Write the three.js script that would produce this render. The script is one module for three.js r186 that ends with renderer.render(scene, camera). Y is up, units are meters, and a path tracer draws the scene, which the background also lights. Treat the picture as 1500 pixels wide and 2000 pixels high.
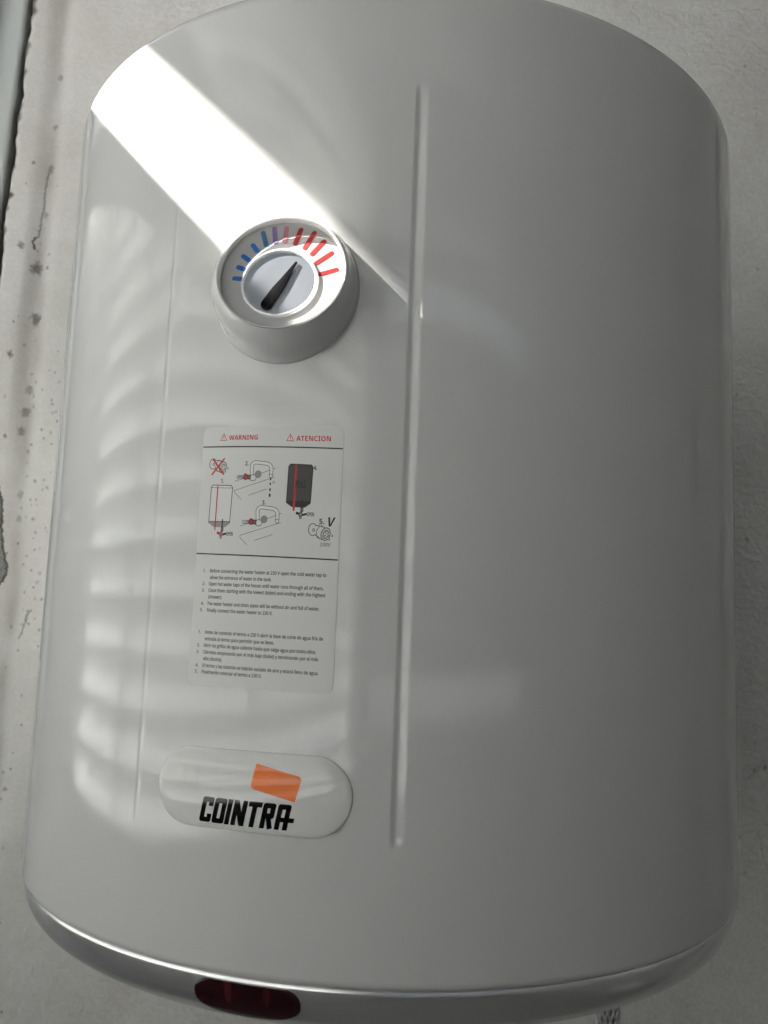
import * as THREE from 'three';
import { RoundedBoxGeometry } from 'three/addons/geometries/RoundedBoxGeometry.js';
import { mergeGeometries } from 'three/addons/utils/BufferGeometryUtils.js';

// ---------------------------------------------------------------- camera, sky, sun, exposure
const scene = new THREE.Scene();
const camera = new THREE.PerspectiveCamera(62.43, 768 / 1024, 0.01, 2000);
camera.position.set(-0.0225, 0.1528, 0.58323);
camera.rotation.order = 'YXZ';
camera.rotation.set(0.12149, -0.02884, 0.03751);
camera.focus = 0.385;
camera.userData.fStop = 22;

const SKY_H = 128, SKY_W = 256;
{
  const d = new Float32Array(SKY_W * SKY_H * 4);
  for (let j = 0; j < SKY_H; j++) for (let i = 0; i < SKY_W; i++) {
    const el = Math.max(0, (j + 0.5) / SKY_H * 2 - 1), k = Math.pow(el, 0.45);
    const o = (j * SKY_W + i) * 4;
    d[o] = 0.26 - 0.165 * k; d[o + 1] = 0.275 - 0.135 * k; d[o + 2] = 0.29 - 0.06 * k; d[o + 3] = 1;
  }
  const sky = new THREE.DataTexture(d, SKY_W, SKY_H, THREE.RGBAFormat, THREE.FloatType);
  sky.mapping = THREE.EquirectangularReflectionMapping; sky.magFilter = THREE.LinearFilter; sky.needsUpdate = true;
  scene.background = sky; scene.environment = sky;
}
const sun = new THREE.DirectionalLight(0xfffaf5, 5);
sun.position.set(-6, 5.58, 0.11); sun.castShadow = true;
sun.shadow.mapSize.set(2048, 2048); sun.shadow.camera.left = sun.shadow.camera.bottom = -2; sun.shadow.camera.right = sun.shadow.camera.top = 2; sun.shadow.camera.far = 20;
scene.add(sun, sun.target);
const renderer = new THREE.WebGLRenderer({ antialias: true });
renderer.toneMapping = THREE.LinearToneMapping;
renderer.toneMappingExposure = 10.5;
renderer.shadowMap.enabled = true;

// ---------------------------------------------------------------- helpers
let seed = 7;
const rnd = () => { seed = (seed * 1664525 + 1013904223) >>> 0; return seed / 4294967296; };
const sm = (a, b, x) => { const t = Math.min(1, Math.max(0, (x - a) / (b - a))); return t * t * (3 - 2 * t); };
const hash = (i, j, s) => { let h = (i * 374761393 + j * 668265263 + s * 1442695041) | 0; h = Math.imul(h ^ (h >>> 13), 1274126177); h ^= h >>> 16; return (h >>> 0) / 4294967296; };
function vnoise(x, y, s, per = 1 << 20) {       // tileable value noise
  const i = Math.floor(x), j = Math.floor(y), fx = x - i, fy = y - j, u = fx * fx * (3 - 2 * fx), v = fy * fy * (3 - 2 * fy);
  const m = (a) => ((a % per) + per) % per;
  const a = hash(m(i), m(j), s), b = hash(m(i + 1), m(j), s), c = hash(m(i), m(j + 1), s), d = hash(m(i + 1), m(j + 1), s);
  return a + (b - a) * u + (c - a) * v + (a - b - c + d) * u * v;
}
const mat = (o) => new THREE.MeshPhysicalMaterial(o);
const rgb = (r, g, b) => new THREE.Color().setRGB(r, g, b);
function mesh(name, geo, m, parent = scene, label) {
  const o = new THREE.Mesh(geo, m); o.name = name; o.castShadow = o.receiveShadow = true;
  if (label) o.userData.label = label;
  parent.add(o); return o;
}
function struct(name, geo, m, label, category) {
  const o = mesh(name, geo, m); o.userData = { kind: 'structure', label, category }; return o;
}
// grid surface: fn(u, v) -> [x, y, z]
function grid(us, vs, fn, uvfn) {
  const pos = [], uv = [], idx = [], nv = vs.length;
  for (const u of us) for (const v of vs) { pos.push(...fn(u, v)); uv.push(...(uvfn ? uvfn(u, v) : [u, v])); }
  for (let i = 0; i < us.length - 1; i++) for (let j = 0; j < nv - 1; j++) {
    const a = i * nv + j, b = a + nv; idx.push(a, b, b + 1, a, b + 1, a + 1);
  }
  const g = new THREE.BufferGeometry();
  g.setAttribute('position', new THREE.Float32BufferAttribute(pos, 3));
  g.setAttribute('uv', new THREE.Float32BufferAttribute(uv, 2));
  g.setIndex(idx); g.computeVertexNormals(); return g;
}
const span = (a, b, n) => Array.from({ length: n + 1 }, (_, i) => a + (b - a) * i / n);
function box(x0, x1, y0, y1, z0, z1, r) {
  const g = r ? new RoundedBoxGeometry(x1 - x0, y1 - y0, z1 - z0, 3, r) : new THREE.BoxGeometry(x1 - x0, y1 - y0, z1 - z0);
  g.translate((x0 + x1) / 2, (y0 + y1) / 2, (z0 + z1) / 2); return g;
}
function canvas(w, h, draw) {
  const c = document.createElement('canvas'); c.width = w; c.height = h; draw(c.getContext('2d'));
  const t = new THREE.CanvasTexture(c); t.colorSpace = THREE.SRGBColorSpace; t.anisotropy = 8; return t;
}
function dataTex(n, m, fn, srgb) {
  const d = new Uint8Array(n * m * 4);
  for (let j = 0; j < m; j++) for (let i = 0; i < n; i++) { const v = fn(i, j), o = (j * n + i) * 4; for (let k = 0; k < 3; k++) d[o + k] = Math.max(0, Math.min(255, Array.isArray(v) ? v[k] : v)); d[o + 3] = 255; }
  const t = new THREE.DataTexture(d, n, m); t.wrapS = t.wrapT = THREE.RepeatWrapping; t.magFilter = THREE.LinearFilter; t.minFilter = THREE.LinearMipmapLinearFilter; t.generateMipmaps = true;
  if (srgb) t.colorSpace = THREE.SRGBColorSpace; t.needsUpdate = true; return t;
}
const DEG = Math.PI / 180, R = 0.22, H = 0.4494, WALL_Z = -0.235;
const onTank = (deg, y, r = R) => [r * Math.sin(deg * DEG), y, r * Math.cos(deg * DEG)];

// ---------------------------------------------------------------- plaster wall
const TILE = 1.08, TX0 = -0.43, TY0 = -0.27;      // one texture tile in metres and where it starts on the wall
const left = (x) => 1 - sm(-0.30, -0.22, x);      // the left end is skimmed smoother than the right
const N = 2048, px = TILE / N;
// blemishes on the left end: [x, y, size, darkness]
const spots = [[-0.356, 0.484, 3.6, 0.7], [-0.352, 0.431, 3.8, 0.7], [-0.372, 0.393, 1.8, 0.85], [-0.371, 0.505, 1.8, 0.6], [-0.353, 0.36, 2.6, 0.4], [-0.354, 0.338, 3, 0.5], [-0.356, 0.318, 2.4, 0.5],
  [-0.349, 0.690, 1.8, 0.45], [-0.35, 0.635, 1.5, 0.5], [-0.3505, 0.59, 2, 0.5], [-0.351, 0.54, 1.6, 0.35], [-0.3515, 0.255, 2, 0.35], [-0.352, 0.232, 1.6, 0.35]];
for (let i = 0; i < 65; i++) { const y = 0.62 - 0.85 * Math.pow(rnd(), 0.8); spots.push([-0.325 - 0.052 * rnd(), y, 0.35 + 0.6 * rnd() * rnd(), 0.25 + 0.4 * rnd()]); }
for (let i = 0; i < 45; i++) spots.push([-0.318 - 0.03 * rnd(), 0.1 + 0.28 * rnd(), 0.3 + 0.6 * rnd(), 0.25 + 0.35 * rnd()]);
for (let i = 0; i < 40; i++) spots.push([-0.34 - 0.018 * rnd(), -0.2 + 0.2 * rnd(), 0.4 + 0.8 * rnd(), 0.3 + 0.4 * rnd()]);
for (let i = 0; i < 25; i++) spots.push([0.28 + 0.12 * rnd(), -0.2 + 0.95 * rnd(), 0.5 + 0.8 * rnd(), 0.25 + 0.3 * rnd()]);
const spotField = new Float32Array(N * N);
for (const [sx, sy, r, k] of spots) {
  const ci = (sx - TX0) / px, cj = (sy - TY0) / px, rp = r * 0.001 / px * 1.6 + 1;
  for (let j = Math.floor(cj - rp * 2); j <= cj + rp * 2; j++) for (let i = Math.floor(ci - rp * 2); i <= ci + rp * 2; i++) {
    if (i < 0 || j < 0 || i >= N || j >= N) continue;
    const w = rp * (0.55 + 0.9 * vnoise(i / 4, j / 4, 77)), d = Math.hypot(i - ci, (j - cj) * 0.8) / w;
    spotField[j * N + i] = Math.max(spotField[j * N + i], k * (1 - sm(0.35, 1.15, d)) * (0.6 + 0.4 * vnoise(i / 2, j / 2, 78)));
  }
}
// hairline cracks: polylines in metres
const cracks = [
  [[-0.371, 0.262], [-0.366, 0.245], [-0.3655, 0.225], [-0.362, 0.2], [-0.358, 0.185], [-0.3585, 0.176], [-0.364, 0.166], [-0.3655, 0.15], [-0.3645, 0.13], [-0.361, 0.115], [-0.364, 0.102], [-0.37, 0.096]],
  [[-0.331, 0.145], [-0.335, 0.139], [-0.336, 0.13], [-0.339, 0.122], [-0.341, 0.118]],
  [[-0.353, 0.552], [-0.3555, 0.53], [-0.3565, 0.518], [-0.361, 0.511], [-0.359, 0.503]],
  [[-0.3525, 0.585], [-0.354, 0.566], [-0.3535, 0.55]],
  [[0.405, 0.05], [0.388, 0.037], [0.379, 0.030], [0.372, 0.027], [0.366, 0.018], [0.352, 0.009]],
  [[0.41, -0.028], [0.385, -0.032], [0.368, -0.03], [0.36, -0.038], [0.35, -0.04]],
  [[0.41, -0.1], [0.38, -0.085], [0.372, -0.06], [0.366, -0.034]],
];
const crackField = new Float32Array(N * N);
for (const c of cracks) for (let s = 0; s < c.length - 1; s++) {
  const n = 60; for (let t = 0; t < n; t++) {
    const q = t / n, x = c[s][0] + (c[s + 1][0] - c[s][0]) * q, y = c[s][1] + (c[s + 1][1] - c[s][1]) * q;
    const ci = (x - TX0) / px + 3 * (vnoise(x * 700, y * 700, 5) - 0.5), cj = (y - TY0) / px + 3 * (vnoise(x * 700, y * 700, 6) - 0.5);
    const w = 0.8 + 1.1 * vnoise(x * 300, y * 300, 9);
    for (let j = Math.floor(cj - 3); j <= cj + 3; j++) for (let i = Math.floor(ci - 3); i <= ci + 3; i++) {
      if (i < 0 || j < 0 || i >= N || j >= N) continue;
      crackField[j * N + i] = Math.max(crackField[j * N + i], 1 - sm(0.4, 1.6, Math.hypot(i - ci, j - cj) / w));
    }
  }
}
const peelEdge = (y) => {                          // right border of the patch where the paint has come off
  const c = cracks[0]; if (y > c[0][1] || y < c[c.length - 1][1]) return -9;
  for (let s = 0; s < c.length - 1; s++) if (y <= c[s][1] && y >= c[s + 1][1]) { const q = (y - c[s][1]) / (c[s + 1][1] - c[s][1]); return c[s][0] + (c[s + 1][0] - c[s][0]) * q; }
  return -9;
};
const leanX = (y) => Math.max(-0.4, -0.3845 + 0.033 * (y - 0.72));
const wallColor = dataTex(N, N, (i, j) => {
  const x = TX0 + i * px, y = TY0 + j * px, L = left(x);
  const broad = vnoise(i / 128, j / 128, 1, 16) * 0.6 + vnoise(i / 32, j / 32, 2, 64) * 0.4;
  const fine = vnoise(i / 4, j / 4, 3, 512);
  let c = [226, 224, 218].map((v, k) => v - (broad - 0.5) * (14 + 3 * k) - (fine - 0.5) * (8 + 6 * (1 - L)));
  // grime along the dip beside the rounded end
  const dip = Math.exp(-Math.pow((x + 0.352 - 0.004 * (vnoise(2, j / 90, 12) - 0.5)) / 0.007, 2)) * (0.25 + 0.75 * vnoise(i / 24, j / 60, 13));
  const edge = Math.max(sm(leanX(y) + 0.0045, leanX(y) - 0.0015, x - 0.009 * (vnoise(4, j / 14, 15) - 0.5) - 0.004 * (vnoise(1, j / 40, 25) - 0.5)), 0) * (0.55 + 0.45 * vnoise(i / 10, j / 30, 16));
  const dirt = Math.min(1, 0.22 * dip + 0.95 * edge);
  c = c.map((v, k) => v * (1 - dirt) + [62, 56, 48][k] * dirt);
  if (x < peelEdge(y)) { const g = 0.8 + 0.2 * fine; c = [166 * g, 170 * g, 164 * g]; }
  const s = Math.min(1, Math.max(spotField[j * N + i] * 0.85, crackField[j * N + i] * (x > 0 ? 0.08 : x < -0.3575 ? 0.75 : 0.4)));
  return c.map((v, k) => v * (1 - s) + [58, 54, 44][k] * s);
}, true);
const wallBump = dataTex(N, N, (i, j) => {
  const x = TX0 + i * px, y = TY0 + j * px, L = left(x);
  const wx = i + 14 * vnoise(i / 20, j / 20, 31), wy = j + 14 * vnoise(i / 20, j / 20, 32);
  const k1 = sm(0.42, 0.62, vnoise(wx / 16, wy / 8, 33) * 0.6 + vnoise(wx / 7, wy / 6, 34) * 0.4);   // trowelled flecks
  const k2 = vnoise(i / 3, j / 3, 35), k3 = vnoise(i / 64, j / 64, 36, 32);
  let h = 110 + 62 * k1 * (1 - 0.72 * L) + (k2 - 0.5) * (26 - 10 * L) + 40 * (k3 - 0.5);
  const low = sm(0.06, -0.16, y) * L; h += low * 46 * (sm(0.45, 0.75, vnoise(wx / 9, wy / 13, 41)));
  if (x < peelEdge(y)) h -= 40;
  h -= spotField[j * N + i] * 40;
  h += x > 0 ? crackField[j * N + i] * 60 : -crackField[j * N + i] * 60;
  return h;
});
const wallMat = mat({ map: wallColor, bumpMap: wallBump, bumpScale: 0.0016, roughness: 0.86 });
const wallUV = (x, y) => [(x - TX0) / TILE, (y - TY0) / TILE];
function wallHeight(x, y) {                        // the plaster rounds off at its left end, with a shallow dip beside it
  const w = 0.0035 * (vnoise(3, y * 16, 51) - 0.5), e = leanX(y) + 0.004 * (vnoise(7, y * 30, 52) - 0.5) + 0.0025 * (vnoise(9, y * 120, 53) - 0.5);
  let z = -0.0045 * Math.exp(-Math.pow((x - w + 0.352) / 0.010, 2));
  z += 0.003 * sm(-0.355, -0.368, x) * (0.6 + 0.8 * vnoise(x * 60, y * 14, 54));
  z -= 0.03 * Math.pow(Math.max(0, (e + 0.006 - x) / 0.012), 2);
  z += 0.003 * (vnoise(x * 9 + 40, y * 9 + 40, 55) - 0.5) + 0.0012 * (vnoise(x * 40 + 40, y * 40 + 40, 56) - 0.5);
  return Math.max(z, -0.05);
}
const xs = [...span(-0.42, -0.30, 80), ...span(-0.292, 0.42, 60), ...span(0.5, 1.7, 5)];
const ys = [...span(-1.3, -0.4, 6), ...span(-0.36, 0.9, 420), ...span(1.0, 2.1, 5)];
const wallFront = grid(xs, ys, (x, y) => [x, y, WALL_Z + wallHeight(x, y)], wallUV);
const wallBack = box(-0.42, 1.7, -1.3, 2.1, WALL_Z - 0.2, WALL_Z - 0.052);
struct('wall', mergeGeometries([wallFront, wallBack]), wallMat, 'off-white rough plaster wall behind the water heater, spotted and cracked at its left end', 'wall');

// ---------------------------------------------------------------- surroundings that give the light its shape
const white = mat({ color: rgb(0.74, 0.75, 0.73), roughness: 0.45 });
const roomMat = mat({ color: rgb(0.62, 0.615, 0.605), roughness: 0.9 });
const backMat = mat({ color: rgb(0.46, 0.462, 0.46), roughness: 0.9 });
const floorMat = mat({ color: rgb(0.3, 0.29, 0.27), roughness: 0.6 });
struct('floor', box(-1.9, 1.9, -1.4, -1.3, -0.4, 2.8), floorMat, 'tiled floor of the covered gallery below the heater', 'floor');
const slatMat = mat({ color: rgb(0.62, 0.63, 0.62), roughness: 0.5 });
struct('ceiling', box(-0.5, 1.9, 2.1, 2.25, -0.4, 2.8), roomMat, 'plain ceiling of the covered gallery', 'ceiling');
struct('wall_right', box(1.7, 1.9, -1.3, 2.1, -0.4, 2.44), roomMat, 'plain side wall to the right of the heater', 'wall');
// the wall facing the heater has frosted horizontal lights; the heater's enamel mirrors them as pale bands
const SLOTS = [[-0.16, -0.03], [1.08, 1.22], [1.36, 1.42], [1.92, 2.07]];
let yLow = -1.3;
const backPieces = [];
for (const [y0, y1] of SLOTS) { backPieces.push(box(-0.27, 1.7, yLow, y0, 2.40, 2.44)); yLow = y1; }
backPieces.push(box(-0.27, 1.7, yLow, 2.1, 2.40, 2.44), box(-0.27, -0.05, SLOTS[3][0], SLOTS[3][1], 2.40, 2.44));
struct('wall_back', mergeGeometries(backPieces), backMat, 'plain wall with frosted slot windows facing the heater', 'wall');
const frosted = mat({ color: rgb(0.62, 0.62, 0.61), transmission: 1, thickness: 0, roughness: 0.08 });
for (const [y0, y1] of SLOTS) struct('slot_window', box(y0 > 1.5 ? -0.05 : -0.27, 1.7, y0, y1, 2.42, 2.424), frosted, 'frosted slot window in the wall facing the heater', 'window').userData.group = 'frosted slot windows in the facing wall';
struct('ground', new THREE.PlaneGeometry(600, 600).rotateX(-Math.PI / 2).translate(0, -3.2, 0), mat({ color: rgb(0.15, 0.152, 0.15), roughness: 0.95 }), 'pale paved ground outside', 'ground');

// long straight members: a closed prism along a line on plan; sec = [[outward, y], ...]
const prism = (p, e) => (s0, s1, sec) => {
  const along = (s, out, y) => [p[0] + e[0] * s - e[1] * out, y, p[1] + e[1] * s + e[0] * out];
  const pos = [], n = sec.length, tri = (a, b, c) => pos.push(...a, ...b, ...c);
  const A = sec.map(([o, y]) => along(s0, o, y)), B = sec.map(([o, y]) => along(s1, o, y));
  for (let i = 0; i < n; i++) { const k = (i + 1) % n; tri(A[i], B[k], B[i]); tri(A[i], A[k], B[k]); }
  for (let i = 1; i < n - 1; i++) { tri(A[0], A[i + 1], A[i]); tri(B[0], B[i], B[i + 1]); }
  const g = new THREE.BufferGeometry(); g.setAttribute('position', new THREE.Float32BufferAttribute(pos, 3)); g.computeVertexNormals(); return g;
};
// the beam and the roof edge whose gap lets the streak of sun through
const bar = prism([-0.5, -0.2], [-0.334, 0.9426]);
const blind = new THREE.Group(); blind.name = 'upper_shutter'; scene.add(blind);
blind.userData = { label: 'short white slatted blind left of the heater, just under the streak of sun', category: 'blind', kind: 'structure' };
mesh('rail', bar(-0.16, 0.86, [[0, 0.79], [0.05, 0.79], [0.05, 0.838 + 0.049], [0, 0.838]]), white, blind);
for (const y of [0.783, 0.716, 0.652]) mesh('slat', bar(-0.16, 0.86, [[-0.015, y], [0.045, y - 0.06], [0.043, y - 0.063], [-0.018, y - 0.003]]), slatMat, blind);
struct('eave', bar(-1.5, 0.84, [[0.2, 1.262], [0.37, 1.262], [0.37, 3.2], [0.2, 3.2]]), roomMat, 'overhang above the beam', 'eave');
// louvred screen in front of and to the left of the heater
const lou = prism([-1.47, -0.54], [0.5, 0.866]), LEN = 2.4;
const shutter = new THREE.Group(); shutter.name = 'louvred_shutter'; scene.add(shutter);
shutter.userData = { label: 'white slatted shutter to the left of the heater, mirrored as pale bands in its enamel', category: 'shutter', kind: 'structure' };
const PITCH = 0.08, SW = 0.09, TOP = 1.13;
mesh('rail', lou(0, LEN, [[0, -0.238], [0.03, -0.238], [0.03, -0.2], [0, -0.2]]), white, shutter);
for (const s of [0.02, 0.82, 1.62, LEN - 0.05]) mesh('post', lou(s, s + 0.045, [[0.05, -0.2], [0.08, -0.2], [0.08, TOP + 0.05], [0.05, TOP + 0.05]]), white, shutter);
for (let y = TOP; y > -0.16; y -= PITCH) {
  const tilt = (45 + 5 * (rnd() - 0.5)) * DEG, d = SW * Math.cos(tilt), q = SW * Math.sin(tilt), o = -0.02 + 0.006 * (rnd() - 0.5);
  mesh('slat', lou(0, LEN, [[o, y], [o + d, y - q], [o + d - 0.002, y - q - 0.003], [o - 0.003, y - 0.003]]), slatMat, shutter);
}
struct('parapet', lou(-0.2, LEN, [[0, -1.4], [0.12, -1.4], [0.12, -0.24], [0, -0.24]]), backMat, 'low parapet under the slatted shutter', 'parapet');
struct('lintel', lou(0.98, LEN + 0.1, [[-0.02, TOP + 0.005], [0.12, TOP + 0.005], [0.12, 3.4], [-0.02, 3.4]]), backMat, 'lintel above the slatted shutter', 'lintel');
struct('wall_left', prism([-0.5, -0.32], [-1, 0])(0, 0.9, [[0, -1.3], [0, 2.1], [-0.12, 2.1], [-0.12, -1.3]]), backMat, 'return wall beyond the window frame', 'wall');
struct('wall_corner', box(-0.42, -0.27, -1.3, 2.1, 1.54, 2.5), backMat, 'short wall between the shutter and the wall facing the heater', 'wall');

// window frame on the left border
const frame = new THREE.Group(); frame.name = 'window_frame'; frame.position.set(-0.43 - 0.033 * 2.02, -1.3, WALL_Z); frame.rotation.z = -0.033; scene.add(frame);
frame.userData = { label: 'white window frame upright at the left border beside the mouldy plaster edge', category: 'window frame', kind: 'thing' };
const frameMat = mat({ color: rgb(0.7, 0.73, 0.71), roughness: 0.35, clearcoat: 0.3 });
mesh('upright', box(-0.03, 0.0375, 0, 3.05, -0.06, -0.004, 0.005), frameMat, frame);
mesh('glazing_bead', box(-0.1, 0.012, 0, 3.05, -0.05, 0.014, 0.006), frameMat, frame);

// ---------------------------------------------------------------- water heater
const heater = new THREE.Group(); heater.name = 'water_heater'; scene.add(heater);
heater.userData = { label: 'white enamelled cylindrical electric water heater hung on the plaster wall', category: 'water heater' };
const peel = dataTex(512, 512, (i, j) => 128 + 70 * (vnoise(i / 8, j / 8, 61, 64) - 0.5) + 60 * (vnoise(i / 16, j / 16, 62, 32) - 0.5) + 60 * (vnoise(i / 4, j / 4, 63, 128) - 0.5));
peel.repeat.set(1, 1);
const smear = dataTex(1024, 1024, (i, j) => {       // faint wiped streaks and dust on the enamel
  const a = vnoise(i / 128, j / 32, 71, 8 * 4), b = vnoise(i / 32, j / 16, 72, 64), c = vnoise(i / 4, j / 4, 73, 256);
  return 255 * (0.5 + 0.25 * sm(0.45, 0.8, a * 0.65 + b * 0.35) + 0.12 * c);
});
smear.repeat.set(0.14, 0.14);
const ENAMEL = rgb(0.613, 0.613, 0.592);
const enamel = mat({ color: ENAMEL, roughness: 0.1, roughnessMap: smear, ior: 1.55, bumpMap: peel, bumpScale: 0.000028, clearcoat: 0.15, clearcoatRoughness: 0.03 });
const G0 = -0.62, G1 = -32.45, GY0 = 0.0575, GY1 = 0.394;
function groove(deg, y) {                          // pressed vertical grooves: steep on their left, gentle on their right
  let d = 0;
  for (const g of [G0, G1]) {
    const a = (deg - g) * DEG * R * 1000; if (a < -4 || a > 7) continue;
    const n = g === G1 ? 0.55 : 1, p = a < 0 ? sm(-2.6 * n, 0.2, a) : 1 - sm(-0.2, 4.6 * n, a);
    d = Math.max(d, g === G1 ? 0.38 * p : p);
  }
  return -0.0008 * d * sm(GY0 - 0.002, GY0 + 0.004, y) * (1 - sm(GY1 - 0.003, GY1 + 0.004, y));
}
const thetas = [];
for (let t = -180; t < 180;) { thetas.push(t); const near = Math.min(Math.abs(t - G0), Math.abs(t - G1)); t += near < 2.6 ? 0.07 : (Math.abs(t) < 75 ? 0.6 : 2); }
thetas.push(180);
// profile from bottom lip over the side to the lid
const prof = [[R - 0.012, 0.0015], [R - 0.006, 0.0005], [R - 0.003, 0.0006], [R - 0.0012, 0.0014], [R - 0.0003, 0.0028], [R, 0.0045]];
for (const y of [0.02, 0.04, 0.052]) prof.push([R, y]);
for (const y of span(0.0545, 0.064, 8)) prof.push([R, y]);
for (const y of span(0.075, 0.38, 32)) prof.push([R, y]);
for (const y of span(0.388, 0.4, 8)) prof.push([R, y]);
prof.push([R, 0.42], [R, 0.436]);
for (const a of span(0, 90, 10)) prof.push([R - 0.007 + 0.007 * Math.cos(a * DEG), H - 0.004 + 0.007 * Math.sin(a * DEG)]);
prof.push([R - 0.02, H + 0.0031], [0.12, H + 0.004], [0.0005, H + 0.005]);
const capMat0 = mat({ color: rgb(0.4, 0.4, 0.4), roughness: 0.6 });
const shellGeo = grid(thetas, prof.map((_, i) => i), (t, i) => onTank(t, prof[i][1], prof[i][0] + (prof[i][0] === R ? groove(t, prof[i][1]) : 0)), (t, i) => [t * DEG * R / 0.06, prof[i][1] / 0.06]);
mesh('shell', shellGeo, enamel, heater);

mesh('mounting_bracket', box(-0.16, 0.16, 0.05, 0.42, WALL_Z + 0.002, -0.19), capMat0, heater);
// bottom cap
const capProf = [[0.2135, 0.004], [0.2165, 0.0012], [0.2178, -0.0005], [0.2178, -0.003], [0.2168, -0.0075], [0.2152, -0.0115], [0.2128, -0.0152], [0.209, -0.0187], [0.204, -0.0212], [0.197, -0.0228], [0.18, -0.0242], [0.12, -0.026], [0.0005, -0.027]];
const capCurve = new THREE.CatmullRomCurve3(capProf.map(([r, y]) => new THREE.Vector3(r, y, 0)));
const capPts = capCurve.getPoints(60).reverse().map((p) => new THREE.Vector2(Math.max(p.x, 0.0004), p.y));
const capMat = mat({ color: rgb(0.84, 0.84, 0.835), metalness: 0.85, roughness: 0.24 });
const cap = mesh('bottom_cap', new THREE.LatheGeometry(capPts, 220), capMat, heater, 'silver grey cap closing the underside');
// indicator lamp window let into the cap
const capAt = (y) => { let b = null; for (let i = 0; i < capPts.length - 1; i++) { const p = capPts[i], q = capPts[i + 1]; if (p.x > 0.19 && (p.y - y) * (q.y - y) <= 0 && p.y !== q.y) b = p.x + (q.x - p.x) * (y - p.y) / (q.y - p.y); } return b ?? 0.2; };
{
  // outline in (degrees, y); the lower part rolls under with the cap
  const cD = -16.6, cY = -0.0085, rad = 6.5, n = 96, rings = 24, pos = [], idx = [];
  const at = (f, a) => {
    const c = Math.cos(a), s = Math.sin(a), e = 2 / 2.5;
    const d = cD + rad * f * Math.sign(c) * Math.pow(Math.abs(c), e) - (s * f) * -0.2, y = Math.max(-0.0178, Math.min(-0.0016, cY + 0.0092 * f * Math.sign(s) * Math.pow(Math.abs(s), e)));
    return onTank(d, y, capAt(y) + (f > 0.96 ? -0.0006 : 0.0007));
  };
  const lampCol = [];
  for (let k = 0; k <= rings; k++) for (let i = 0; i < n; i++) {
    const p = at(Math.max(0.001, k / rings), i / n * 2 * Math.PI), d = Math.atan2(p[0], p[2]) / DEG;
    const rib = Math.exp(-Math.pow((d + 18.6) / 0.5, 2)) + 0.7 * Math.exp(-Math.pow((d + 14.1) / 0.5, 2));
    pos.push(...p); lampCol.push(0.022 + 0.035 * rib, 0.003 + 0.004 * rib, 0.005 + 0.005 * rib);
  }
  for (let k = 0; k < rings; k++) for (let i = 0; i < n; i++) { const a = k * n + i, b = k * n + (i + 1) % n; idx.push(a, a + n, b, b, a + n, b + n); }
  const g = new THREE.BufferGeometry(); g.setAttribute('position', new THREE.Float32BufferAttribute(pos, 3)); g.setAttribute('color', new THREE.Float32BufferAttribute(lampCol, 3)); g.setIndex(idx); g.computeVertexNormals();
  mesh('indicator_lamp', g, mat({ vertexColors: true, roughness: 0.12, ior: 1.5 }), heater, 'dark red oval indicator window in the bottom cap');
}

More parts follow.
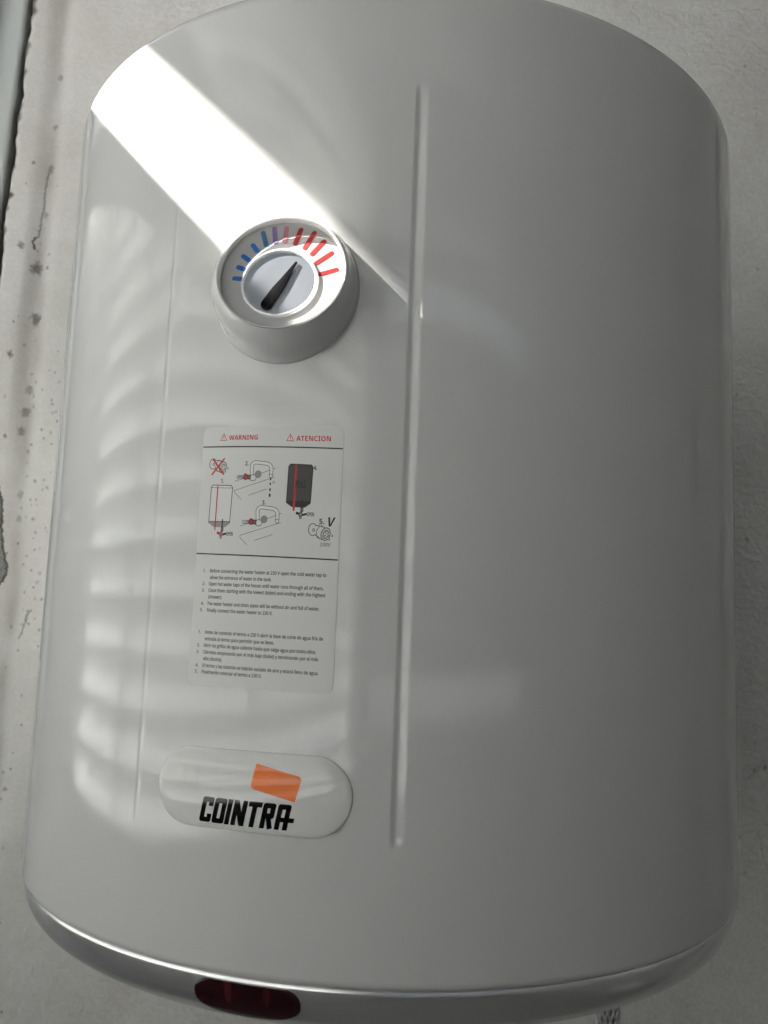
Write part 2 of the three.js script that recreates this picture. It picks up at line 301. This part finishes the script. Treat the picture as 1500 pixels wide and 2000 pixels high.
// ---------------------------------------------------------------- thermometer
const V = (a) => new THREE.Vector3(...a);
const therm = new THREE.Group(); therm.name = 'thermometer'; therm.userData.label = 'round white thermometer with blue to red scale'; heater.add(therm);
{
  const tu = V([0.98895, -0.02763, 0.14569]), tv = V([0.05649, 0.9786, -0.19787]), tn = V([-0.1371, 0.20391, 0.96934]), cf = V([-0.06091, 0.29933, 0.22955]);
  const bn = V([-0.27451, 0, 0.96158]), bu = V([0.96158, 0, 0.27451]), bv = V([0, 1, 0]), c0 = V([-0.06039, 0.29781, 0.21155]);
  const onFace = (x, y, depth = 0) => cf.clone().addScaledVector(tu, x).addScaledVector(tv, y).addScaledVector(tn, -depth);
  const onBase = (x, y, h = 0) => c0.clone().addScaledVector(bu, x).addScaledVector(bv, y).addScaledVector(bn, h);
  const phis = span(0, 360, 120);
  const plastic = mat({ color: rgb(0.68, 0.68, 0.665), roughness: 0.12, ior: 1.55, clearcoat: 0.5, clearcoatRoughness: 0.06 });
  const RF = 0.0283;
  // bezel: foot, rounded shoulder, lip, inner wall
  const rows = [];
  rows.push((c, s) => onBase(0.0344 * c, 0.0344 * s, -0.0045));
  rows.push((c, s) => onBase(0.0344 * c, 0.0344 * s, 0.0012));
  for (const a of span(0, 90, 16)) rows.push((c, s) => {
    const h = a / 90, w = h - 0.24 * Math.sin(Math.PI * Math.pow(h, 1.6));
    const B = onBase(0.0340 * c, 0.0340 * s, 0.0022), F = onFace(RF * c, RF * s, 0);
    const up = F.clone().sub(B), hgt = up.dot(bn), side = up.clone().addScaledVector(bn, -hgt);
    return B.addScaledVector(bn, hgt * h).addScaledVector(side, w);
  });
  rows.push((c, s) => onFace(0.0281 * c, 0.0281 * s, 0.0001));
  rows.push((c, s) => onFace(0.0279 * c, 0.0279 * s, 0.0008));
  rows.push((c, s) => onFace(0.0278 * c, 0.0278 * s, 0.0036));
  mesh('bezel', grid(phis, rows.map((_, i) => i), (p, i) => rows[i](Math.cos(p * DEG), -Math.sin(p * DEG)).toArray()), plastic, therm);
  // scale plate: ring round the dial
  const dx = -0.0008, dy = -0.0036, DR = 0.0163, DEP = 0.003;
  const plate = mat({ color: rgb(0.44, 0.44, 0.43), roughness: 0.32, metalness: 0.1 });
  mesh('scale_plate', grid(phis, span(0, 1, 8), (p, t) => { const c = Math.cos(p * DEG), s = -Math.sin(p * DEG); return onFace(dx * (1 - t) + (DR + (0.02785 - DR) * t) * c, dy * (1 - t) + (DR + (0.02785 - DR) * t) * s, DEP).toArray(); }), plate, therm);
  const lathe = (list, cx, cy, seg = 96) => grid(span(0, 360, seg), list.map((_, i) => i), (p, i) => onFace(cx + list[i][0] * Math.cos(p * DEG), cy - list[i][0] * Math.sin(p * DEG), list[i][1]).toArray());
  mesh('dial_ring', lathe([[DR + 0.0009, DEP], [DR + 0.0008, DEP - 0.0008], [DR, DEP - 0.0011], [DR - 0.0006, DEP - 0.0006], [DR - 0.0006, DEP + 0.0012]], dx, dy), mat({ color: rgb(0.8, 0.8, 0.8), metalness: 0.4, roughness: 0.2 }), therm);
  mesh('dial', lathe([[DR + 0.0002, DEP - 0.0002], [0.012, DEP - 0.0001], [0.006, DEP], [0.0002, DEP + 0.0002]], dx, dy), mat({ color: rgb(0.52, 0.56, 0.61), metalness: 1, roughness: 0.28 }), therm);
  // scale marks
  const T = [[-22.6, -1.7, -17.9, -2.0], [-21.6, 4.4, -17.1, 2.7], [-20.0, 10.4, -15.6, 7.2], [-16.2, 16.4, -12.5, 11.8], [-12.1, 23.2, -9.1, 14.8], [-7.0, 25.6, -5.3, 16.3], [-1.3, 26.0, -1.3, 16.8], [5.6, 25.2, 3.4, 15.7], [12.1, 23.5, 7.8, 13.6], [17.1, 19.0, 11.3, 10.6], [21.4, 12.7, 13.5, 6.1], [24.7, 3.9, 15.4, 0.7]];
  const col = [[0.008, 0.11, 0.4], [0.008, 0.11, 0.4], [0.008, 0.12, 0.42], [0.02, 0.15, 0.46], [0.05, 0.16, 0.3], [0.22, 0.16, 0.36], [0.5, 0.2, 0.24], [0.3, 0.014, 0.014], [0.28, 0.014, 0.012], [0.24, 0.01, 0.01], [0.2, 0.008, 0.008], [0.2, 0.008, 0.008]];
  T.forEach(([x0, y0, x1, y1], k) => {
    const L = Math.hypot(x1 - x0, y1 - y0), w = 1.12, ax = [(x1 - x0) / L, (y1 - y0) / L], len = L / 2 - w, pts = [];
    for (const [s, a0] of [[1, -90], [-1, 90]]) for (const a of span(a0, a0 + 180, 10)) pts.push([s * len + w * Math.cos(a * DEG), w * Math.sin(a * DEG)]);
    const P = (q, d) => onFace(((x0 + x1) / 2 + q[0] * ax[0] - q[1] * ax[1]) / 1000, ((y0 + y1) / 2 + q[0] * ax[1] + q[1] * ax[0]) / 1000, DEP - d).toArray();
    const pos = [], n = pts.length;
    for (let i = 0; i < n; i++) { const a = pts[i], b = pts[(i + 1) % n]; pos.push(...P([0, 0], 0.00012), ...P(a, 0.00012), ...P(b, 0.00012), ...P(a, 0.00012), ...P(a, 0), ...P(b, 0), ...P(a, 0.00012), ...P(b, 0), ...P(b, 0.00012)); }
    const g = new THREE.BufferGeometry(); g.setAttribute('position', new THREE.Float32BufferAttribute(pos, 3)); g.computeVertexNormals();
    mesh('scale_mark', g, mat({ color: rgb(...col[k]), roughness: 0.35 }), therm);
  });
  // needle with its hub
  const needle = [];
  { const tip = [5.5, 6.6], tail = [-5.8, -16.3], L = Math.hypot(tip[0] - tail[0], tip[1] - tail[1]), ax = [(tip[0] - tail[0]) / L, (tip[1] - tail[1]) / L], half = [], nx = -ax[1], ny = ax[0];
    const out = []; for (const a of span(90, 270, 12)) out.push([2.6 * Math.cos(a * DEG) + 1.6, 2.6 * Math.sin(a * DEG)]);
    out.push([9.5, -2.35], [16, -1.5], [L, -0.5], [L + 0.3, 0], [L, 0.5], [16, 1.5], [9.5, 2.35]);
    const P = (q, d) => onFace((tail[0] + ax[0] * q[0] + nx * q[1]) / 1000, (tail[1] + ax[1] * q[0] + ny * q[1]) / 1000, d).toArray();
    const pos = [], n = out.length, mid = [9, 0];
    for (let i = 0; i < n; i++) { const a = out[i], b = out[(i + 1) % n]; pos.push(...P(mid, 0.0020), ...P(a, 0.0021), ...P(b, 0.0021), ...P(a, 0.0021), ...P(a, 0.0025), ...P(b, 0.0025), ...P(a, 0.0021), ...P(b, 0.0025), ...P(b, 0.0021), ...P(mid, 0.0026), ...P(b, 0.0025), ...P(a, 0.0025)); }
    const g = new THREE.BufferGeometry(); g.setAttribute('position', new THREE.Float32BufferAttribute(pos, 3)); g.computeVertexNormals();
    needle.push(g); }
  const black = mat({ color: rgb(0.003, 0.003, 0.0035), roughness: 0.5, specularIntensity: 0.05 });
  mesh('needle', needle[0], black, therm);
  mesh('hub', lathe([[0.0012, DEP + 0.001], [0.0012, 0.0022], [0.0002, 0.0021]], 0.0003, -0.0044, 24), black, therm);
  // clear cover with its moulded rim
  mesh('lens_rim', lathe(span(0, 360, 16).map((a) => [0.0282 + 0.00055 * Math.cos(a * DEG), -0.0008 - 0.0007 * Math.sin(a * DEG)]), 0, 0), mat({ color: rgb(0.75, 0.76, 0.75), roughness: 0.06, transmission: 0.5, thickness: 0, ior: 1.49 }), therm);
  const glass = mat({ color: 0xffffff, transmission: 1, thickness: 0, roughness: 0.02, ior: 1.18 });
  mesh('lens', lathe([[0.0284, 0.0004], [0.02845, -0.0009], [0.0281, -0.0016], [0.0272, -0.0019], [0.025, -0.0021], [0.015, -0.0024], [0.0002, -0.0027]], 0, 0), glass, therm);
}

// ---------------------------------------------------------------- instruction label
const S = 17;                                       // pixels per millimetre
const labelTex = canvas(68 * S, 116 * S, (c) => {
  c.fillStyle = '#dadad6'; c.fillRect(0, 0, 68 * S, 116 * S);
  c.scale(S, S); c.lineCap = 'round'; c.lineJoin = 'round';
  const K = '#1b1b1b', RED = '#c42a20';
  const text = (s, x, y, size, o = {}) => {
    c.font = `${o.bold ? 'bold ' : ''}${size * 10}px sans-serif`; c.save(); c.translate(x, y); c.scale(0.1, 0.1);
    const w = c.measureText(s).width; if (o.w) c.scale(o.w * 10 / w, 1);
    if (o.it) c.transform(1, 0, -0.22, 1, 0, 0);
    c.fillStyle = o.color ?? K; c.fillText(s, 0, 0);
    if (o.heavy) { c.strokeStyle = o.color ?? K; c.lineWidth = o.heavy * 10; c.strokeText(s, 0, 0); }
    c.restore();
  };
  const line = (pts, w = 0.22, col = K, fill) => { c.beginPath(); pts.forEach((p, i) => i ? c.lineTo(...p) : c.moveTo(...p)); if (fill) { c.closePath(); c.fillStyle = fill; c.fill(); } c.strokeStyle = col; c.lineWidth = w; c.stroke(); };
  const arc = (x, y, rx, ry, a0, a1, w = 0.2, col = K, fill, rot = 0) => { c.beginPath(); c.ellipse(x, y, rx, ry, rot, a0 * DEG, a1 * DEG); if (fill) { c.fillStyle = fill; c.fill(); } c.strokeStyle = col; c.lineWidth = w; c.stroke(); };
  // headings
  const tri = (x, y) => { line([[x, y], [x + 1.6, y - 3.1], [x + 3.2, y], [x, y]], 0.3, RED); line([[x + 1.6, y - 2.1], [x + 1.6, y - 1.05]], 0.3, RED); line([[x + 1.6, y - 0.5], [x + 1.6, y - 0.48]], 0.34, RED); };
  tri(9.3, 6.4); tri(42.1, 6.9);
  text('WARNING', 13.6, 6.25, 3.1, { bold: 1, color: RED, w: 14.8 });
  text('ATENCION', 46.5, 6.9, 3.3, { bold: 1, color: RED, w: 16 });
  line([[0.3, 9.2], [67.6, 10.1]], 0.55); line([[0, 58.2], [67.4, 59]], 0.55);
  // crossed-out plug
  const plug = (x, y, k) => {
    arc(x, y, 1.9 * k, 2.6 * k, 60, 320, 0.28); arc(x + 0.4 * k, y + 0.2 * k, 0.45 * k, 0.6 * k, 0, 360, 0.25);
    line([[x + 1.2 * k, y - 1.9 * k], [x + 3.4 * k, y - 1.7 * k], [x + 5.6 * k, y - 0.9 * k]], 0.28); line([[x + 1.1 * k, y + 2.1 * k], [x + 3.4 * k, y + 3.9 * k], [x + 5.6 * k, y + 4.5 * k]], 0.28);
    arc(x + 5.8 * k, y + 1.8 * k, 2.0 * k, 2.8 * k, 0, 360, 0.28, K, '#c9c9c5', 0.25); arc(x + 5.9 * k, y + 1.9 * k, 1.2 * k, 1.8 * k, 0, 360, 0.22, K, null, 0.25); arc(x + 3.6 * k, y + 1 * k, 1.9 * k, 2.8 * k, 90, 270, 0.22, K, null, 0.25);
    line([[x + 6 * k, y + 0.9 * k], [x + 8.7 * k, y + 2.4 * k]], 0.85 * k); line([[x + 6 * k, y + 0.9 * k], [x + 8.6 * k, y + 2.35 * k]], 0.5 * k, '#dcdcd8');
    line([[x + 5.4 * k, y + 2.6 * k], [x + 7.4 * k, y + 4 * k]], 0.85 * k); line([[x + 5.4 * k, y + 2.6 * k], [x + 7.3 * k, y + 3.95 * k]], 0.5 * k, '#dcdcd8');
  };
  plug(6, 17.2, 0.92); line([[5.9, 15], [11.9, 22]], 0.75, RED); line([[11.8, 14.9], [5.8, 22.1]], 0.75, RED);
  plug(56, 46.2, 1.0);
  const num = (s, x, y) => text(s, x, y, 2.7, { bold: 1, w: s.length > 1 ? 1.7 : 1 });
  num('1.', 10.7, 26); num('2.', 22.7, 18.1); num('3.', 32, 35.7); num('4.', 55.1, 19.9);
  text('5.', 58.6, 43.7, 3.3, { bold: 1, w: 2.5 }); text('V', 61.8, 44.6, 5.6, { bold: 1, it: 1, w: 3.3 }); text('230V', 59.5, 53.4, 2.3, { w: 4.6 });
  // tanks
  const tank = (x, y, full) => {
    const top = full ? '#474442' : null;
    line([[x + 0.9, y], [x + 10.4, y + 0.3], [x + 11.2, y + 1.3], [x + 10.7, y + 17.2], [x + 8.4, y + 19], [x + 2.6, y + 19], [x - 0.2, y + 17.2], [x + 0.1, y + 1.1], [x + 0.9, y]], full ? 0.4 : 0.3, K, full ? top : '#dededa');
    if (!full) line([[x + 0.3, y + 1.2], [x + 11, y + 1.5]], 0.18);
    c.beginPath(); [[x - 0.2, y + 16.7], [x + 10.7, y + 16.7], [x + 10.5, y + 17.4], [x + 8.2, y + 19.2], [x + 2.7, y + 19.2], [x - 0.2, y + 17.4]].forEach((p, i) => i ? c.lineTo(...p) : c.moveTo(...p)); c.closePath(); c.fillStyle = full ? '#2d2b2a' : '#98938f'; c.fill();
    line([[x - 0.2, y + 16.7], [x + 10.7, y + 16.7]], 0.3);
    line([[x + 3.5, y + 0.6], [x + 3.3, y + 20.4]], full ? 0.9 : 0.55, RED);
    line([[x + 7, y + 15.8], [x + 7, y + 21]], 0.55); line([[x + 6.5, y + 19.4], [x + 7.6, y + 19.4], [x + 7.6, y + 21], [x + 6.5, y + 21], [x + 6.5, y + 19.4]], 0.25, K, '#777');
    line([[x + 4.9, y + 21.8], [x + 7.2, y + 22.6], [x + 9, y + 22.1]], 0.9); arc(x + 6.6, y + 22.4, 0.8, 1.1, 0, 360, 0.3, full ? K : RED, '#888'); arc(x + 5, y + 21.8, 0.5, 0.5, 0, 360, 0.3, full ? K : RED, full ? K : RED); line([[x + 6.3, y + 23], [x + 6.2, y + 24.2], [x + 7.2, y + 24]], 0.3);
    text('OPEN', x + 9.3, y + 23, 2.3, { w: 3.4, heavy: 0.12 });
  };
  tank(5.8, 26.9, false); tank(43.6, 17.4, true);
  text('FULL', 47, 27.8, 4.2, { w: 5, heavy: 0.15 });
  // taps over the tub edge
  const tap = (x, y, word, drip) => {
    line([[x - 8.5, y + 2], [x - 2.6, y + 0.2]], 0.16); line([[x + 2.6, y - 1], [x + 11, y - 4]], 0.16);
    line([[x - 8.4, y + 6.2], [x + 10.8, y + 0.1]], 0.16); line([[x - 8.4, y + 6.2], [x - 8.2, y + 7.2], [x - 4.8, y + 10.2]], 0.16); line([[x - 1.2, y + 8.3], [x + 7.3, y + 5.4]], 0.16);
    c.beginPath(); c.moveTo(x, y + 0.4); c.lineTo(x - 0.4, y - 4.8); c.quadraticCurveTo(x - 0.2, y - 6.7, x + 1.8, y - 6.6); c.lineTo(x + 6.6, y - 6.1); c.quadraticCurveTo(x + 9.1, y - 5.6, x + 9.2, y - 3.4); c.lineTo(x + 9.1, y - 0.4);
    c.strokeStyle = '#3a3a3a'; c.lineWidth = 1.75; c.stroke(); c.strokeStyle = '#e2e2de'; c.lineWidth = 1.3; c.stroke();
    line([[x + 8.3, y - 1.2], [x + 9.9, y - 1.2]], 0.2); arc(x + 0.4, y + 0.4, 1.6, 1.4, 0, 360, 0.25, K, '#dcdcd8'); arc(x + 2.9, y - 1.2, 1.5, 1.6, 0, 360, 0.2, '#777', '#8d8d8a');
    line([[x - 3.4, y - 1], [x - 0.8, y - 0.8], [x - 0.8, y + 1], [x - 3.4, y + 1], [x - 3.4, y - 1]], 0.25, K, '#66615c'); arc(x - 3.3, y - 0.1, 0.9, 1.3, 0, 360, 0.35, '#4a1512', RED);
    text(word, x - 7.6, y + 0.9, 2.3, { w: 3.6, heavy: 0.12 });
    if (drip) { for (const [k, r] of [[1, 0.4], [3.1, 0.42], [5.7, 0.48], [8.2, 0.55]]) { c.beginPath(); c.ellipse(x + 9, y + k, r * 0.8, r * 1.5, 0, 0, 7); c.fillStyle = K; c.fill(); } text('OK', x + 9.9, y + 2.9, 1.6, { w: 1.3 }); }
  };
  tap(26.4, 23.3, 'OPEN', true); tap(30.4, 43.5, 'CLOSE', false);
  // instructions
  const rows = [['1.', 4.2, 'Before connecting the water heater at 230 V open the cold water tap to', 7.8, 66.5, 55.2], ['', 0, 'allow the entrance of water in the tank.', 8, 69.4, 30.5], ['2.', 4.3, 'Open hot water taps of the house until water runs through all of them.', 7.6, 72.3, 54.5], ['3.', 4.2, 'Close them starting with the lowest (bidet) and ending with the highest', 7.6, 75.2, 55.3], ['', 0, '(shower).', 7.8, 78.1, 7.2], ['4.', 4.2, 'The water heater and drain pipes will be without air and full of water.', 7.5, 81.1, 53.2], ['5.', 3.9, 'Finally connect the water heater to 230 V.', 7.5, 84, 32.2],
    ['1.', 3.7, 'Antes de conectar el termo a 230 V abrir la llave de corte de agua fría de', 7.2, 93.7, 55.6], ['', 0, 'entrada al termo para permitir que se llene.', 7.4, 96.6, 33.7], ['2.', 3.6, 'Abrir los grifos de agua caliente hasta que salga agua por todos ellos.', 7, 99.5, 53.1], ['3.', 3.4, 'Ciérrelos empezando por el más bajo (bidet) y terminando por el más', 6.9, 102.5, 54.2], ['', 0, 'alto (ducha).', 7.1, 105.3, 9.8], ['4.', 3.4, 'El termo y las tuberías se habrán vaciado de aire y estará lleno de agua.', 6.9, 108.3, 54.6], ['5.', 3.2, 'Finalmente conectar el termo a 230 V.', 6.7, 111.1, 29.5]];
  for (const [n, nx, s, x, y, w] of rows) { if (n) text(n, nx, y, 1.9, { heavy: 0.06 }); text(s, x, y, 2.0, { w, heavy: 0.08 }); }
});
{
  const a0 = -25.75, wDeg = 68 / 1000 / R / DEG, top = 0.2356, h = 0.116, rc = 0.0035, us = [...span(0, 0.06, 8), ...span(0.1, 0.9, 24), ...span(0.94, 1, 8)], vs = span(0, 1, 6);
  const inset = (u) => { const x = Math.min(u, 1 - u) * 0.068; return x < rc ? rc - Math.sqrt(Math.max(0, rc * rc - (rc - x) * (rc - x))) : 0; };
  const P = (u, v, r) => { const k = inset(u), y = top - h + k + (h - 2 * k) * v; return onTank(a0 + wDeg * u, y - 0.0009 * u, R + r); };
  const T = 0.00022, front = grid(us, vs, (u, v) => P(u, v, T), (u, v) => { const k = inset(u) / h; return [u, k + (1 - 2 * k) * v]; });
  const rim = [...us.map((u) => [u, 0]), ...us.slice().reverse().map((u) => [u, 1])], rpos = [], ruv = [];
  rim.forEach((q, i) => { const b = rim[(i + 1) % rim.length]; for (const [w, t] of [[q, T], [q, -0.0001], [b, -0.0001], [q, T], [b, -0.0001], [b, T]]) { rpos.push(...P(w[0], w[1], t)); ruv.push(0.01, 0.7); } });
  const rg = new THREE.BufferGeometry(); rg.setAttribute('position', new THREE.Float32BufferAttribute(rpos, 3)); rg.setAttribute('uv', new THREE.Float32BufferAttribute(ruv, 2)); rg.computeVertexNormals();
  mesh('instruction_label', mergeGeometries([front.toNonIndexed(), rg]), mat({ map: labelTex, roughness: 0.36, specularIntensity: 0.6 }), heater, 'white printed instruction sticker with warning drawings');
}

// ---------------------------------------------------------------- domed badge
const BW = 90.4, BH = 33.4, BS = 16, B0 = -28.9, BY = 0.0596;   // size in mm, left edge in degrees, bottom
const badgeTex = canvas(Math.round(BW * BS), Math.round(BH * BS), (c) => {
  c.fillStyle = '#dadad6'; c.fillRect(0, 0, BW * BS, BH * BS); c.scale(BS, BS);
  const X = (deg) => (deg - B0) * DEG * R * 1000, Y = (y) => BH - (y - BY) * 1000;
  // orange field: two square corners, two rounded
  const q = [[X(-16.2), Y(0.0884)], [X(-10.9), Y(0.0841)], [X(-11.6), Y(0.0739)], [X(-16.8), Y(0.0782)]];
  const mid = (a, b, t) => [a[0] + (b[0] - a[0]) * t, a[1] + (b[1] - a[1]) * t];
  c.beginPath(); c.moveTo(...q[0]); c.lineTo(...mid(q[1], q[0], 0.11)); c.quadraticCurveTo(...q[1], ...mid(q[1], q[2], 0.2)); c.lineTo(...q[2]); c.lineTo(...mid(q[3], q[2], 0.1)); c.quadraticCurveTo(...q[3], ...mid(q[3], q[0], 0.18)); c.closePath();
  c.fillStyle = '#f47602'; c.fill();
  // lettering, drawn stroke by stroke
  const hgt = 10.6, x0 = X(-22.9), yb = Y(0.0622), sl = 0.2;
  c.save(); c.transform(1, 0, -sl, 1, x0, yb); c.strokeStyle = '#0d0d0d'; c.lineJoin = 'round'; c.lineCap = 'butt';
  const st = (w, ...p) => { c.lineWidth = w; c.beginPath(); p.forEach((a, i) => i ? c.lineTo(a[0], -a[1]) : c.moveTo(a[0], -a[1])); c.stroke(); };
  const w = 2.15, a = w / 2, t = hgt;
  st(w, [4.4, t - 3.7], [4.4, t - a], [a, t - a], [a, a], [4.4, a], [4.4, 3.6]);                   // C
  let x = 6.0; st(w, [x + a, t / 2], [x + a, a], [x + 4.6, a], [x + 4.6, t - a], [x + a, t - a], [x + a, t / 2]);   // O
  x = 12.1; st(w, [x + a, 0], [x + a, t]);                                                          // I
  x = 15.0; st(w, [x + a, 0], [x + a, t]); st(2.1, [x + 1.2, t - 0.6], [x + 4.7, 0.6]); st(w, [x + 5.0, 0], [x + 5.0, t]);   // N
  x = 21.6; st(w, [x, t - a], [x + 6.0, t - a]); st(w, [x + 2.9, 0], [x + 2.9, t]);                  // T
  x = 28.1; st(w, [x + a, 0], [x + a, t - a], [x + 4.5, t - a], [x + 4.5, 5.3], [x + a, 5.3]); st(w, [x + 3.0, 5.2], [x + 4.7, 0]);   // R
  x = 34.6; st(w, [x + a, 0], [x + a, t - a], [x + 4.6, t - a], [x + 4.6, 0]); st(1.9, [x + a, 4.2], [x + 7.9, 4.2]);   // A with its long bar
  c.restore();
});
{
  const rr = BH / 2, L = BW / 2 - rr, ring = [];   // stadium outline round its centre
  for (const a of span(-90, 90, 60)) ring.push([L + rr * Math.cos(a * DEG), rr * Math.sin(a * DEG)]);
  for (const x of span(L, -L, 40).slice(1, -1)) ring.push([x, rr]);
  for (const a of span(90, 270, 60)) ring.push([-L + rr * Math.cos(a * DEG), rr * Math.sin(a * DEG)]);
  for (const x of span(-L, L, 40).slice(1, -1)) ring.push([x, -rr]);
  const n = ring.length;
  const steps = [[1, -0.0003], [1, 0.0004], [0.996, 0.0007], [0.986, 0.0009], [0.965, 0.00108], [0.92, 0.0013], [0.85, 0.00152], [0.74, 0.00172], [0.6, 0.0019], [0.4, 0.00205], [0.2, 0.00213], [0.001, 0.00216]];
  const spine = (p, k) => { const cx = Math.max(-L, Math.min(L, p[0])); return [cx * (0.3 * k + 0.7) * (k > 0.5 ? 1 : 1) + (p[0] - cx) * k, p[1] * k]; };
  const P = (p, h) => onTank(B0 + (p[0] + BW / 2) / 1000 / R / DEG, BY + (p[1] + rr) / 1000, R + h);
  const g = grid(span(0, n, n), steps.map((_, i) => i), (i, j) => P(spine(ring[i % n], steps[j][0]), steps[j][1]), (i, j) => { const p = spine(ring[i % n], steps[j][0]); return [(p[0] + BW / 2) / BW, (p[1] + rr) / BH]; });
  mesh('badge', g, mat({ map: badgeTex, roughness: 0.06, ior: 1.47 }), heater, 'clear domed oval badge with orange patch and black lettering');
}

// ---------------------------------------------------------------- hose below the heater
const hoseMat = mat({ color: rgb(0.55, 0.55, 0.54), metalness: 0.8, roughness: 0.4 });
{
  const hose = new THREE.Group(); hose.name = 'braided_hose'; hose.position.set(0.165, -0.027, -0.04); scene.add(hose);
  hose.userData = { label: 'braided metal water hose coming down under the right side of the heater', category: 'hose' };
  const wires = [];
  for (let k = 0; k < 12; k++) for (const s of [-1, 1]) { const pts = span(0, 1, 90).map((t) => new THREE.Vector3(0.0076 * Math.cos(s * t * 24 + k * Math.PI / 6), -0.005 - 0.5 * t, 0.0076 * Math.sin(s * t * 24 + k * Math.PI / 6))); wires.push(new THREE.TubeGeometry(new THREE.CatmullRomCurve3(pts), 180, 0.0009, 5)); }
  mesh('core', new THREE.CylinderGeometry(0.007, 0.007, 0.5, 24).translate(0, -0.255, 0), mat({ color: rgb(0.2, 0.2, 0.2), roughness: 0.7 }), hose);
  const br = mesh('braid', mergeGeometries(wires), hoseMat, hose);
  mesh('nut', new THREE.CylinderGeometry(0.012, 0.012, 0.02, 6).translate(0, 0.002, 0), hoseMat, hose);
}

renderer.render(scene, camera);
